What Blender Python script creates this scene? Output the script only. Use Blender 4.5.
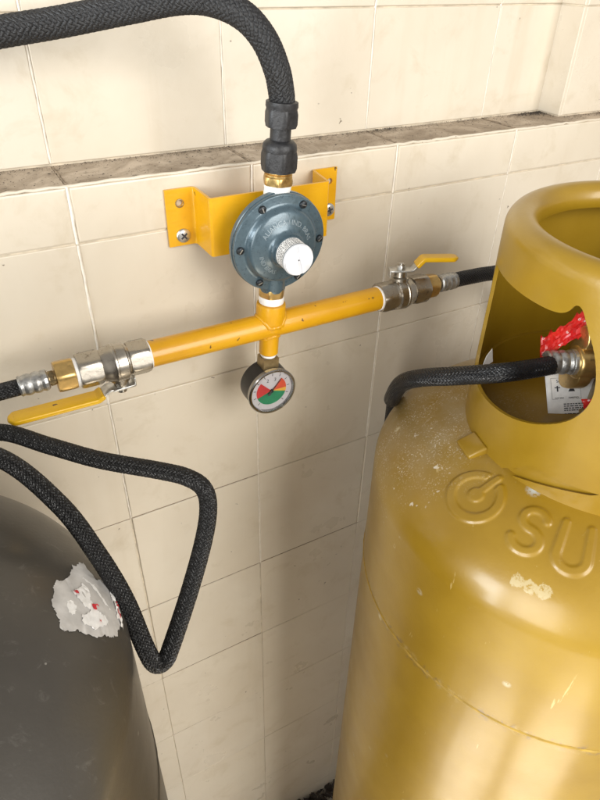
import bpy, bmesh, math, random
import numpy as np
from mathutils import Vector, Matrix
from mathutils.bvhtree import BVHTree

for o in list(bpy.data.objects): bpy.data.objects.remove(o)
random.seed(7); rng = np.random.default_rng(7)
S = bpy.context.scene
R_ = math.radians

# ------------------------------------------------------------------ camera
CAM = Vector((-0.07667, -0.48691, 0.14508))
yaw, pitch, roll = R_(29.83), R_(35.906), R_(1.606)
fw = Vector((math.sin(yaw)*math.cos(pitch), math.cos(yaw)*math.cos(pitch), -math.sin(pitch)))
rt = Vector((math.cos(yaw), -math.sin(yaw), 0)); up = rt.cross(fw)
rt, up = math.cos(roll)*rt + math.sin(roll)*up, -math.sin(roll)*rt + math.cos(roll)*up
cd = bpy.data.cameras.new('camera'); co = bpy.data.objects.new('camera', cd); S.collection.objects.link(co)
co.matrix_world = Matrix(((rt.x, up.x, -fw.x, CAM.x), (rt.y, up.y, -fw.y, CAM.y), (rt.z, up.z, -fw.z, CAM.z), (0, 0, 0, 1)))
cd.sensor_fit = 'VERTICAL'; cd.sensor_height = 24.0; cd.lens = 624.64/800*24.0
cd.clip_start = 0.01; cd.clip_end = 100
S.camera = co

# ------------------------------------------------------------------ light
W = bpy.data.worlds.new('World'); S.world = W; W.use_nodes = True
bg = W.node_tree.nodes['Background']; bg.inputs[0].default_value = (1.0, 0.95, 0.89, 1); bg.inputs[1].default_value = 0.38
def area(name, loc, target, sx, sy, power, col):
    l = bpy.data.lights.new(name, 'AREA'); l.shape = 'RECTANGLE'; l.size = sx; l.size_y = sy; l.energy = power; l.color = col
    o = bpy.data.objects.new(name, l); S.collection.objects.link(o); o.location = loc
    d = Vector(target) - Vector(loc); o.rotation_euler = d.to_track_quat('-Z', 'Y').to_euler(); return o
area('doorway_light', (-2.7, -0.75, 0.1), (0.2, -0.25, -0.1), 0.75, 2.4, 84, (0.88, 0.95, 1.0))
area('front_opening_light', (-2.4, -2.0, 0.5), (0.15, 0, -0.1), 1.2, 2.8, 74, (1.0, 0.98, 0.94))
area('gate_opening_light', (0.85, -3.0, 1.0), (0.25, 0, -0.1), 1.8, 2.2, 92, (1.0, 0.97, 0.92))
def floor_spot(name, loc, target, deg, power):      # spots added to brighten the floor, mirrored as pale bands in the gold cylinder
    l = bpy.data.lights.new(name, 'SPOT'); l.energy = power; l.spot_size = R_(deg); l.spot_blend = .35; l.shadow_soft_size = .02; l.color = (1.0, 0.96, 0.88)
    o = bpy.data.objects.new(name, l); S.collection.objects.link(o); o.location = loc; o.rotation_euler = (Vector(target)-Vector(loc)).to_track_quat('-Z', 'Y').to_euler()
floor_spot('added_floor_spot', (-1.2, -2.2, 1.8), (-0.24, -0.60, -1.33), 5.5, 8000)
floor_spot('added_floor_spot', (-0.6, -2.6, 1.8), (0.02, -0.93, -1.33), 6.5, 7000)
S.view_settings.view_transform = 'Standard'; S.view_settings.look = 'None'; S.view_settings.gamma = 1; S.view_settings.exposure = 0.2
S.render.engine = 'CYCLES'

# ------------------------------------------------------------------ materials
class NT:
    def __init__(s, name):
        s.m = bpy.data.materials.new(name); s.m.use_nodes = True; s.t = s.m.node_tree; s.n = s.t.nodes; s.l = s.t.links
        s.b = s.n['Principled BSDF']; s.tc = s.n.new('ShaderNodeTexCoord')
    def new(s, ty, **kw):
        x = s.n.new(ty)
        for k, v in kw.items(): setattr(x, k, v)
        return x
    def setin(s, node, i, v):
        if hasattr(v, 'is_output') : s.l.new(v, node.inputs[i])
        else: node.inputs[i].default_value = v
    def noise(s, scale, detail=4, rough=.55, vec=None, dist=0):
        x = s.new('ShaderNodeTexNoise'); x.inputs['Scale'].default_value = scale; x.inputs['Detail'].default_value = detail
        x.inputs['Roughness'].default_value = rough; x.inputs['Distortion'].default_value = dist
        s.l.new(vec or s.tc.outputs['Object'], x.inputs['Vector']); return x.outputs['Fac']
    def ramp(s, fac, a, b, ca=(0, 0, 0, 1), cb=(1, 1, 1, 1)):
        x = s.new('ShaderNodeValToRGB'); e = x.color_ramp.elements
        e[0].position = a; e[0].color = ca; e[1].position = b; e[1].color = cb
        s.l.new(fac, x.inputs[0]); return x.outputs[0]
    def math(s, op, a, b=0.0, c=None):
        x = s.new('ShaderNodeMath', operation=op); s.setin(x, 0, a); s.setin(x, 1, b)
        if c is not None: s.setin(x, 2, c)
        return x.outputs[0]
    def mix(s, f, a, b):
        x = s.new('ShaderNodeMix', data_type='RGBA'); s.setin(x, 0, f); s.setin(x, 6, a); s.setin(x, 7, b); return x.outputs[2]
    def voro(s, scale, vec=None, rnd=1.0):
        x = s.new('ShaderNodeTexVoronoi'); x.inputs['Scale'].default_value = scale; x.inputs['Randomness'].default_value = rnd
        s.l.new(vec or s.tc.outputs['Object'], x.inputs['Vector']); return x
    def mapping(s, scale):
        x = s.new('ShaderNodeMapping'); x.inputs['Scale'].default_value = scale; s.l.new(s.tc.outputs['Object'], x.inputs[0]); return x.outputs[0]
    def sphere(s, center, r0, r1):
        """1 within r0 of a point of the object, falling to 0 at r1"""
        x = s.new('ShaderNodeVectorMath', operation='DISTANCE'); s.l.new(s.tc.outputs['Object'], x.inputs[0]); x.inputs[1].default_value = center
        return s.ramp(s.math('DIVIDE', x.outputs['Value'], r1), r0/r1, 1.0, (1, 1, 1, 1), (0, 0, 0, 1))
    def color(s, c): s.setin(s.b, 'Base Color', c)
    def rough(s, c): s.setin(s.b, 'Roughness', c)
    def bump(s, h, strength=.3, dist=.001, prev=None):
        x = s.new('ShaderNodeBump'); x.inputs['Strength'].default_value = strength; x.inputs['Distance'].default_value = dist
        s.l.new(h, x.inputs['Height'])
        if prev: s.l.new(prev, x.inputs['Normal'])
        s.l.new(x.outputs[0], s.b.inputs['Normal']); return x.outputs[0]
def C4(r, g, b): return (r, g, b, 1)

def simple(name, col, rough=.4, metal=0., var=.12, nscale=120, bump=0., bscale=300, coat=0., rvar=.12, dirt=0., dirtcol=(.08, .06, .04)):
    t = NT(name)
    n = t.noise(nscale, 5)
    f = t.ramp(n, .3, .7)
    c = t.mix(f, C4(*[v*(1-var) for v in col]), C4(*[min(1, v*(1+var)) for v in col]))
    if dirt:
        d = t.ramp(t.noise(nscale*.55, 8, .7), .62-.25*dirt, .72)
        c = t.mix(t.math('MULTIPLY', d, .75), c, C4(*dirtcol))
    t.color(c); t.b.inputs['Metallic'].default_value = metal
    t.rough(t.math('MULTIPLY_ADD', n, rvar*2, rough-rvar)); t.b.inputs['Coat Weight'].default_value = coat
    t.b.inputs['Coat Roughness'].default_value = .15
    if bump: t.bump(t.noise(bscale, 4), bump, .0006)
    return t.m
M = {}
def wall_mat(name, a, b, grime=.0):
    t = NT(name)
    gi = t.new('ShaderNodeObjectInfo')
    add = t.new('ShaderNodeVectorMath', operation='ADD'); t.l.new(t.tc.outputs['Object'], add.inputs[0]); t.l.new(gi.outputs['Location'], add.inputs[1]); v = add.outputs[0]
    lo = t.noise(6, 6, .6, v); c = t.mix(t.ramp(lo, .32, .68), C4(*a), C4(*b))
    c = t.mix(t.math('MULTIPLY', gi.outputs['Random'], .5), c, C4(a[0]*.93, a[1]*.90, a[2]*.85))
    big = t.ramp(t.noise(2.6, 5, .6, v, .5), .35, .7); c = t.mix(t.math('MULTIPLY', big, .55), c, C4(a[0]*.80, a[1]*.74, a[2]*.66))
    # yellowish faint stains, fine smears
    sm = t.ramp(t.noise(22, 8, .68, v, .6), .54, .74); c = t.mix(t.math('MULTIPLY', sm, .58), c, C4(a[0]*.72, a[1]*.66, a[2]*.56))
    mp = t.new('ShaderNodeMapping'); mp.inputs['Scale'].default_value = (26, 26, 2.2); t.l.new(v, mp.inputs[0])
    dr = t.ramp(t.noise(1, 5, .6, mp.outputs[0]), .58, .74); c = t.mix(t.math('MULTIPLY', dr, .22), c, C4(a[0]*.70, a[1]*.62, a[2]*.50))
    # dark specks and chips: rare cells of a fine voronoi
    wv = t.new('ShaderNodeVectorMath', operation='ADD'); nz = t.new('ShaderNodeTexNoise'); nz.inputs['Scale'].default_value = 160; t.l.new(v, nz.inputs['Vector'])
    sc_ = t.new('ShaderNodeVectorMath', operation='SCALE'); t.l.new(nz.outputs['Color'], sc_.inputs[0]); sc_.inputs['Scale'].default_value = .012; t.l.new(v, wv.inputs[0]); t.l.new(sc_.outputs[0], wv.inputs[1])
    vo = t.voro(120, wv.outputs[0]); near = t.ramp(vo.outputs['Distance'], .08, .16, (1, 1, 1, 1), (0, 0, 0, 1))
    sep = t.new('ShaderNodeSeparateColor'); t.l.new(vo.outputs['Color'], sep.inputs[0])
    rare = t.math('GREATER_THAN', sep.outputs[0], .975)
    c = t.mix(t.math('MULTIPLY', t.math('MULTIPLY', near, rare), .8), c, C4(.10, .07, .045))
    if grime:
        g = t.ramp(t.noise(16, 9, .72, v, 1.0), .38, .60); c = t.mix(t.math('MULTIPLY', g, grime), c, C4(.20, .15, .10))
        g2 = t.ramp(t.noise(160, 6, .7, v), .60, .68); c = t.mix(t.math('MULTIPLY', g2, .75), c, C4(.06, .05, .04))
    t.color(c); t.rough(t.math('MULTIPLY_ADD', t.noise(11, 5, .6, v), .42, .12 if not grime else .6))
    b1 = t.bump(t.noise(14, 3, .5, v), .35, .004); t.bump(t.noise(260, 4, .6, v), .12 if not grime else .6, .0006, b1)
    return t.m
M['tile'] = wall_mat('cream_painted_tile', (.69, .635, .535), (.60, .535, .435))
M['ledge'] = wall_mat('dusty_ledge_tile', (.58, .49, .39), (.42, .345, .265), .78)
M['bead'] = simple('white_joint_paint', (.72, .665, .575), .5, bump=.4, bscale=400)
M['joint'] = simple('joint_filler', (.57, .495, .38), .7, var=.3, nscale=70)
M['crack'] = simple('dirt_filled_joint', (.26, .20, .14), .9, var=.4, nscale=150)
M['floor'] = simple('pale_dusty_concrete', (.40, .36, .30), .85, var=.3, nscale=9, bump=.6, bscale=60)
M['dirt'] = simple('black_dirt', (.045, .035, .028), .95, var=.5, nscale=200)

def yellow_paint(name, col, chips=.5):
    t = NT(name); n = t.noise(40, 5)
    c = t.mix(t.ramp(n, .3, .7), C4(col[0]*.92, col[1]*.86, col[2]), C4(*col))
    ch = t.ramp(t.noise(120, 3, .5, None, .5), .735-.045*chips, .75-.045*chips); c = t.mix(t.math('MULTIPLY', ch, .92), c, C4(.075, .03, .012))
    t.color(c); t.rough(t.math('MULTIPLY_ADD', n, .25, .22)); t.b.inputs['Coat Weight'].default_value = .15
    gr_ = t.ramp(t.noise(26, 8, .75, None, .6), .56, .72); t.color(t.mix(t.math('MULTIPLY', gr_, .30), c, C4(col[0]*.45, col[1]*.40, .012)))
    b1 = t.bump(t.noise(1, 4, .6, t.mapping((25, 420, 420))), .22, .0007); t.bump(t.noise(170, 3), .12, .0008, b1)
    return t.m
M['yellow'] = yellow_paint('orange_yellow_enamel', (.66, .345, .006), 1.0)
M['bracket'] = yellow_paint('bracket_yellow_enamel', (.72, .38, .005), .0)
M['handle'] = yellow_paint('lever_yellow_coating', (.72, .43, .006), .25)
M['regblue'] = simple('slate_blue_hammered_paint', (.072, .113, .140), .30, .3, .1, 300, .2, 500, coat=.4)
M['regtext'] = simple('worn_raised_letters', (.24, .29, .32), .4, .3)
M['blackscrew'] = simple('black_steel', (.035, .04, .045), .35, .7)
M['zinc'] = simple('zinc_steel', (.62, .62, .60), .32, .9, .15, 200, .2, dirt=.15)
M['crimp'] = simple('worn_crimp_steel', (.42, .42, .41), .38, .85, .3, 260, .5, 350, dirt=.35)
M['nickel'] = simple('nickel_plated_brass', (.42, .385, .33), .30, .95, .1, 220, .1, 400, dirt=.02, dirtcol=(.12, .09, .06))
M['brass'] = simple('brass', (.62, .42, .16), .33, .9, .12, 220, .15, 400, dirt=.2, dirtcol=(.16, .09, .03))
M['oldbrass'] = simple('tarnished_brass', (.34, .255, .13), .38, .85, .3, 150, .3, 300, dirt=.35)
M['tape'] = simple('white_thread_tape', (.82, .81, .79), .55, bump=.6, bscale=500)
M['blackrubber'] = simple('black_painted_fitting', (.022, .022, .024), .45, .1, .35, 260, .5, 420)
M['hosecloth'] = simple('black_braided_textile', (.012, .012, .013), .55, 0, .35, 500, .3, 900)
M['hoseblack'] = simple('black_nylon_braid', (.004, .004, .0045), .36, 0, .3, 300, 0, 900, rvar=.05)
M['seam'] = simple('worn_weld_paint', (.34, .215, .035), .45, .05, .3, 90, .3, 300, dirt=.22, dirtcol=(.10, .06, .03))
M['hosesteel'] = simple('black_plastic_wire_braid', (.007, .0075, .009), .30, .1, .25, 300, 0, 900, rvar=.05)
M['white'] = simple('white_plastic', (.70, .71, .74), .35)
M['paper'] = simple('white_paper', (.80, .79, .77), .6, bump=.2)
M['ink'] = simple('dark_ink', (.03, .03, .035), .6)
M['gaugeblack'] = simple('gauge_case_black', (.014, .014, .015), .38, .1, .3, 200)
M['chrome'] = simple('bezel_steel', (.36, .35, .34), .25, 1.0, .05)
M['dialwhite'] = simple('dial_white', (.44, .42, .43), .5, var=.03)
M['dred'] = simple('dial_red', (.42, .025, .025), .5); M['dgreen'] = simple('dial_green', (.012, .17, .075), .5)
M['dyellow'] = simple('dial_yellow', (.62, .36, .05), .5); M['dorange'] = simple('dial_orange_red', (.50, .06, .025), .5)
def glass_mat():
    t = NT('clear_glass'); t.b.inputs['Base Color'].default_value = (1, 1, 1, 1); t.b.inputs['Roughness'].default_value = .03
    t.b.inputs['Transmission Weight'].default_value = 1; t.b.inputs['IOR'].default_value = 1.12; return t.m
M['glass'] = glass_mat()
def red_mat():
    t = NT('red_shrink_wrap'); n = t.noise(70, 3)
    c = t.mix(t.ramp(n, .3, .7), C4(.50, .010, .012), C4(.66, .03, .02))
    v = t.voro(190); d = v.outputs['Distance']
    ring = t.math('MULTIPLY', t.math('LESS_THAN', d, .20), t.math('GREATER_THAN', d, .11))
    sr = t.new('ShaderNodeSeparateColor'); t.l.new(v.outputs['Color'], sr.inputs[0]); ring = t.math('MULTIPLY', ring, t.math('GREATER_THAN', sr.outputs[0], .62))
    c = t.mix(t.math('MULTIPLY', ring, .7), c, C4(.8, .7, .68))
    t.color(c); t.b.inputs['Roughness'].default_value = .28; return t.m
M['red'] = red_mat()

def gold_mat(name, part):
    t = NT(name); n = t.noise(9, 6, .6)
    c = t.mix(t.ramp(n, .32, .68), C4(.250, .143, .006), C4(.325, .197, .012))
    # fine scratches and pale rubbed marks
    sc = t.ramp(t.noise(60, 7, .75, t.mapping((1, 1, .35)), 1.2), .66, .74); c = t.mix(t.math('MULTIPLY', sc, .35), c, C4(.60, .50, .27))
    rgh = t.math('MULTIPLY_ADD', t.noise(25, 5), .25, .26)
    if part == 'body':
        # dust film on the wall side of the shoulder, with coarse pale grains
        sp = t.sphere((-.115, .092, 1.13), .035, .105)
        film = t.math('MULTIPLY', sp, t.ramp(t.noise(24, 7, .7), .25, .62)); c = t.mix(t.math('MULTIPLY', film, .62), c, C4(.36, .29, .17))
        gr = t.ramp(t.noise(620, 3, .65), .56, .66); grm = t.math('MULTIPLY', t.math('MULTIPLY', t.math('MULTIPLY', gr, sp), t.ramp(t.noise(42, 5, .7), .42, .62)), .9); c = t.mix(grm, c, C4(.78, .73, .63))
        gr2 = t.math('MULTIPLY', t.ramp(t.noise(95, 3, .55), .66, .69), t.sphere((-.155, .06, 1.105), .02, .06)); c = t.mix(gr2, c, C4(.80, .77, .70))
        # bare rubbed patch on the shoulder and small chips
        p = t.math('MULTIPLY', t.sphere((-.1525, -.0807, 1.1115), .001, .0095), 1.0)
        p = t.math('MAXIMUM', p, t.math('MAXIMUM', t.sphere((-.1478, -.0888, 1.1120), .001, .0095), t.sphere((-.1567, -.0722, 1.1115), .001, .0085)))
        p = t.ramp(t.math('ADD', t.math('MULTIPLY', p, .62), t.math('MULTIPLY', t.noise(170, 7, .75), .75)), .66, .70); p = t.math('MULTIPLY', p, t.ramp(t.noise(330, 5, .7), .36, .50)); c = t.mix(t.math('MULTIPLY', p, .65), c, C4(.50, .42, .24))
        p2 = t.math('MULTIPLY', t.sphere((-.1086, -.031, 1.144), .001, .007), t.ramp(t.noise(420, 4, .6), .42, .47)); c = t.mix(p2, c, C4(.45, .48, .47))
        sl = t.ramp(t.noise(34, 6, .7, t.mapping((1.5, 1.5, .25)), .4), .68, .71); c = t.mix(t.math('MULTIPLY', sl, .45), c, C4(.66, .52, .24))
        rgh = t.math('ADD', rgh, t.math('MULTIPLY', sp, .3))
        # rubbed, rusty band along the weld; knocks and rust freckles low on the body
        sx = t.new('ShaderNodeSeparateXYZ'); t.l.new(t.tc.outputs['Object'], sx.inputs[0])
        dz = t.math('ABSOLUTE', t.math('SUBTRACT', sx.outputs[2], .962)); bandm = t.ramp(t.math('MULTIPLY', dz, 100), .15, .95, (1, 1, 1, 1), (0, 0, 0, 1))
        c = t.mix(t.math('MULTIPLY', bandm, t.ramp(t.noise(130, 7, .72), .53, .60)), c, C4(.16, .10, .045))
        c = t.mix(t.math('MULTIPLY', bandm, t.math('MULTIPLY', t.ramp(t.noise(75, 6, .7), .55, .63), .3)), c, C4(.58, .47, .27))
        vk = t.voro(38); sk = t.new('ShaderNodeSeparateColor'); t.l.new(vk.outputs['Color'], sk.inputs[0])
        kn = t.math('MULTIPLY', t.math('MULTIPLY', t.ramp(vk.outputs['Distance'], .06, .16, (1, 1, 1, 1), (0, 0, 0, 1)), t.math('GREATER_THAN', sk.outputs[0], .80)), t.ramp(t.noise(260, 5, .7), .45, .5))
        c = t.mix(kn, c, t.mix(sk.outputs[1], C4(.60, .52, .33), C4(.12, .075, .035)))
        lg = t.ramp(t.noise(16, 9, .8, t.mapping((3.0, 3.0, .5)), .3), .66, .685); c = t.mix(t.math('MULTIPLY', lg, .5), c, C4(.60, .49, .25))
    t.color(c); t.rough(rgh); t.b.inputs['Metallic'].default_value = .04; t.b.inputs['Coat Weight'].default_value = .45; t.b.inputs['Coat Roughness'].default_value = .18
    b1 = t.bump(t.noise(7, 2), .25, .01); t.bump(t.noise(420, 3), .10, .0008, b1)
    return t.m
M['gold'] = gold_mat('gold_cylinder_paint', 'body'); M['goldcollar'] = gold_mat('gold_collar_paint', 'collar')
def grey_mat():
    t = NT('dark_grey_cylinder_paint'); n = t.noise(10, 6, .6)
    c = t.mix(t.ramp(n, .3, .7), C4(.046, .041, .034), C4(.068, .061, .051))
    sc = t.ramp(t.noise(55, 8, .75, t.mapping((1, 1, .5)), 1.5), .58, .74); c = t.mix(t.math('MULTIPLY', sc, .45), c, C4(.2, .19, .17))
    v = t.voro(70); sp = t.new('ShaderNodeSeparateColor'); t.l.new(v.outputs['Color'], sp.inputs[0])
    dots = t.math('MULTIPLY', t.math('LESS_THAN', v.outputs['Distance'], .1), t.math('GREATER_THAN', sp.outputs[1], .93)); c = t.mix(t.math('MULTIPLY', dots, .6), c, C4(.35, .33, .3))
    t.color(c); t.b.inputs['Metallic'].default_value = .15; t.b.inputs['Coat Weight'].default_value = .5; t.b.inputs['Coat Roughness'].default_value = .25; t.rough(t.math('MULTIPLY_ADD', t.noise(18, 5), .3, .30))
    b1 = t.bump(t.noise(6, 2), .25, .01); t.bump(t.noise(380, 3), .15, .0008, b1); return t.m
M['grey'] = grey_mat()
M['glue'] = simple('grey_glue_film', (.52, .505, .485), .55, var=.25, nscale=60, bump=.3, bscale=120)
M['redprint'] = simple('red_print', (.55, .03, .04), .6)

# ------------------------------------------------------------------ object helpers
COL = S.collection
def thing(name, label, cat, loc, group=None):
    o = bpy.data.objects.new(name, None); COL.objects.link(o); o.location = loc; o.empty_display_size = .02
    o['label'] = label; o['category'] = cat
    if group: o['group'] = group
    bpy.context.view_layer.update(); return o
def rootloc(p):
    if p is None: return Vector((0, 0, 0))
    while p.parent: p = p.parent
    return p.location
def link(name, me, mat, parent=None, smooth=38):
    o = bpy.data.objects.new(name, me); COL.objects.link(o)
    if mat is not None and not me.materials: me.materials.append(mat)
    if parent: o.parent = parent
    if smooth:
        me.shade_smooth(); me.set_sharp_from_angle(angle=R_(smooth))
    return o
def obj(name, vf, mat, parent=None, smooth=38):
    """vf = (verts in world space, faces); stored relative to the root thing"""
    v, f = vf; L = np.array(rootloc(parent)); v = np.asarray(v, float) - L
    me = bpy.data.meshes.new(name); me.from_pydata(v.tolist(), [], [list(map(int, q)) for q in f]); me.update()
    return link(name, me, mat, parent, smooth)
def join(*parts):
    V, F, n = [], [], 0
    for v, f in parts:
        v = np.asarray(v, float).reshape(-1, 3); V.append(v); F += [[i+n for i in q] for q in f]; n += len(v)
    return np.concatenate(V), F
def frame(origin, axis, xhint=(1, 0, 0)):
    z = Vector(axis).normalized(); x = Vector(xhint); x = x - z*x.dot(z)
    if x.length < 1e-4: x = Vector((0, 1, 0)); x = x - z*x.dot(z)
    x.normalize(); y = z.cross(x)
    return np.array(origin, float), np.array(x), np.array(y), np.array(z)
def tr(fr, P):
    o, x, y, z = fr; P = np.asarray(P, float); return o + P[:, :1]*x + P[:, 1:2]*y + P[:, 2:3]*z
def lathe(fr, prof, n=48, caps=True, phase=0.):
    prof = np.array(prof, float); a = np.arange(n)*2*math.pi/n + phase; V = []
    for r, h in prof: V.append(np.stack([r*np.cos(a), r*np.sin(a), np.full(n, h)], 1))
    V = np.concatenate(V); F = []
    for i in range(len(prof)-1):
        for j in range(n):
            k = (j+1) % n; F.append([i*n+j, i*n+k, (i+1)*n+k, (i+1)*n+j])
    if caps: F.append([j for j in range(n)][::-1]); F.append([(len(prof)-1)*n+j for j in range(n)])
    return tr(fr, V), F
def hexnut(fr, R, h0, h1, ch=.0012, phase=0.):
    """hexagon with turned chamfers at both ends"""
    n = 48; a = np.arange(n)*2*math.pi/n - phase; rh = R*math.cos(math.pi/6)/np.cos((a+phase+math.pi/6) % (math.pi/3) - math.pi/6); V = []
    Rc = R*.935
    hs = [(h0, np.full(n, Rc-.0002)), (h0+ch, None), (h1-ch, None), (h1, np.full(n, Rc-.0002))]
    for h, rr in hs:
        r = rh if rr is None else np.minimum(rr, rh)
        hh = np.full(n, h)
        if rr is None:   # chamfer line dips at the corners
            d = np.clip((rh-Rc)/(R-Rc), 0, 1)*ch*.9
            hh = hh + (d if h < (h0+h1)/2 else -d)
        V.append(np.stack([r*np.cos(a), r*np.sin(a), hh], 1))
    V = np.concatenate(V); F = []
    for i in range(3):
        for j in range(n): k = (j+1) % n; F.append([i*n+j, i*n+k, (i+1)*n+k, (i+1)*n+j])
    F.append(list(range(n))[::-1]); F.append([3*n+j for j in range(n)])
    return tr(fr, V), F
def catmull(P, step, closed=False):
    P = np.array(P, float); Q = np.vstack([2*P[0]-P[1], P, 2*P[-1]-P[-2]]); out = []
    for i in range(1, len(Q)-2):
        t = np.linspace(0, 1, 40, endpoint=False)[:, None]; a, b, c, d = Q[i-1:i+3]
        out.append(.5*((2*b)+(-a+c)*t+(2*a-5*b+4*c-d)*t**2+(-a+3*b-3*c+d)*t**3))
    out = np.vstack(out+[P[-1:]])
    for _ in range(3): out[1:-1] = .25*out[:-2]+.5*out[1:-1]+.25*out[2:]
    L = np.concatenate([[0], np.cumsum(np.linalg.norm(np.diff(out, axis=0), axis=1))]); m = max(2, int(L[-1]/step)); s = np.linspace(0, L[-1], m)
    return np.stack([np.interp(s, L, out[:, k]) for k in range(3)], 1), s
def tube(P, r, n=24, step=.002, disp=None, caps=True, path=None):
    C, s = path if path else catmull(P, step); m = len(C)
    T = np.gradient(C, axis=0); T /= np.linalg.norm(T, axis=1)[:, None]
    N = np.zeros_like(C); ref = np.array([0, 0, 1.]) if abs(T[0][2]) < .9 else np.array([1., 0, 0]); v = np.cross(T[0], ref); N[0] = v/np.linalg.norm(v)
    for i in range(1, m): v = N[i-1]-T[i]*(N[i-1]@T[i]); N[i] = v/np.linalg.norm(v)
    B = np.cross(T, N); a = np.arange(n)*2*math.pi/n
    rr = np.full((m, n), r) if np.isscalar(r) else np.repeat(np.asarray(r)[:, None], n, 1)
    if disp is not None: rr = rr + disp(s[:, None], a[None, :])
    V = C[:, None, :] + rr[..., None]*(np.cos(a)[None, :, None]*N[:, None, :]+np.sin(a)[None, :, None]*B[:, None, :])
    idx = np.arange(m*n).reshape(m, n); A = idx[:-1]; D = idx[1:]
    F = np.stack([A, np.roll(A, -1, 1), np.roll(D, -1, 1), D], -1).reshape(-1, 4).tolist()
    if caps: F.append(list(range(n))[::-1]); F.append([(m-1)*n+j for j in range(n)])
    return V.reshape(-1, 3), F
def braid(N, R, amp, pitch=1.0):
    k = N/R*pitch
    def f(s, a):
        p = N*a + k*s; q = N*a - k*s
        A = np.abs(np.cos(p/2))**.7; Bq = np.abs(np.cos(q/2))**.7
        par = np.where((np.floor((p+math.pi)/(2*math.pi))+np.floor((q+math.pi)/(2*math.pi))) % 2 < 1, 1., -1.)
        return amp*(np.maximum(A*(.68+.32*par), Bq*(.68-.32*par))-.5)
    return f
def box(x0, x1, y0, y1, z0, z1):
    V = [(x, y, z) for x in (x0, x1) for y in (y0, y1) for z in (z0, z1)]
    return np.array(V, float), [[0, 1, 3, 2], [4, 6, 7, 5], [0, 4, 5, 1], [2, 3, 7, 6], [0, 2, 6, 4], [1, 5, 7, 3]]
def prism(fr, poly, h0, h1):
    n = len(poly); V = [(x, y, h0) for x, y in poly]+[(x, y, h1) for x, y in poly]
    return tr(fr, V), [list(range(n))[::-1], [n+i for i in range(n)]]+[[i, (i+1) % n, n+(i+1) % n, n+i] for i in range(n)]
def bevel(o, w, seg=2, angle=30):
    bm = bmesh.new(); bm.from_mesh(o.data)
    E = [e for e in bm.edges if len(e.link_faces) == 2 and e.calc_face_angle() > R_(angle)]
    bmesh.ops.bevel(bm, geom=E, offset=w, segments=seg, affect='EDGES', profile=.5, clamp_overlap=True)
    bm.to_mesh(o.data); bm.free(); o.data.shade_smooth(); o.data.set_sharp_from_angle(angle=R_(45)); return o
def boolean_cut(o, vf):
    """subtract a closed shape (world coordinates) from a part"""
    L = rootloc(o); me = bpy.data.meshes.new('cut'); me.from_pydata((np.asarray(vf[0])-np.array(L)).tolist(), [], vf[1]); me.update()
    bm = bmesh.new(); bm.from_mesh(me); bmesh.ops.recalc_face_normals(bm, faces=bm.faces); bm.to_mesh(me); bm.free()
    bm = bmesh.new(); bm.from_mesh(o.data); bmesh.ops.recalc_face_normals(bm, faces=bm.faces); bm.to_mesh(o.data); bm.free()
    c = bpy.data.objects.new('cut', me); COL.objects.link(c); c.matrix_world = Matrix.Translation(L)
    md = o.modifiers.new('cut', 'BOOLEAN'); md.object = c; md.operation = 'DIFFERENCE'; md.solver = 'EXACT'
    bpy.context.view_layer.update(); dg = bpy.context.evaluated_depsgraph_get()
    nm = bpy.data.meshes.new_from_object(o.evaluated_get(dg)); o.modifiers.clear(); nm.name = o.name; o.data = nm
    bpy.data.objects.remove(c); nm.shade_smooth(); nm.set_sharp_from_angle(angle=R_(38)); return o
def glyphs(text, size, depth, align='CENTER'):
    cu = bpy.data.curves.new('t', 'FONT'); cu.body = text; cu.size = size; cu.extrude = depth; cu.align_x = align; cu.align_y = 'CENTER'; cu.resolution_u = 3
    o = bpy.data.objects.new('t', cu); COL.objects.link(o); bpy.context.view_layer.update()
    me = bpy.data.meshes.new_from_object(o.evaluated_get(bpy.context.evaluated_depsgraph_get()))
    V = np.array([v.co[:] for v in me.vertices]).reshape(-1, 3); F = [list(p.vertices) for p in me.polygons]
    bpy.data.objects.remove(o); bpy.data.curves.remove(cu); bpy.data.meshes.remove(me); return V, F

# ------------------------------------------------------------------ the wall: painted 15 cm tiles, a ledge, a set-back upper part
TW, ROWS = .15, [0, -.0453, -.199, -.350, -.506, -.661, -.815, -.969, -1.123, -1.277, -1.33]
FLOOR = -1.33; BACK = .054
wall = thing('tiled_wall', 'cream painted wall of square tiles with a dusty ledge running across it', 'wall', (0.2, 0, FLOOR))
obj('wall_core', join(box(-.75, 1.05, .0013, .3, FLOOR-.05, -.0015), box(-.75, 1.05, BACK+.0013, .3, -.0015, .26)), M['joint'], wall, 0)
tile_cache = {}
def tile_mesh(w, h, t=.008, bv=.0008, mat='tile'):
    k = (round(w, 4), round(h, 4), round(t, 4), round(bv, 4), mat)
    if k not in tile_cache:
        me = bpy.data.meshes.new('tile'); bm = bmesh.new()
        v, f = box(-w/2, w/2, 0, t, -h/2, h/2); vs = [bm.verts.new(p) for p in v]
        for q in f: bm.faces.new([vs[i] for i in q])
        bmesh.ops.recalc_face_normals(bm, faces=bm.faces)
        bmesh.ops.bevel(bm, geom=[e for e in bm.edges if all(abs(vv.co.y) < 1e-6 for vv in e.verts)], offset=bv, segments=2, affect='EDGES', profile=.5)
        bm.to_mesh(me); bm.free(); me.shade_flat(); me.materials.append(M[mat]); tile_cache[k] = me
    return tile_cache[k]
WL = wall.location
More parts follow.
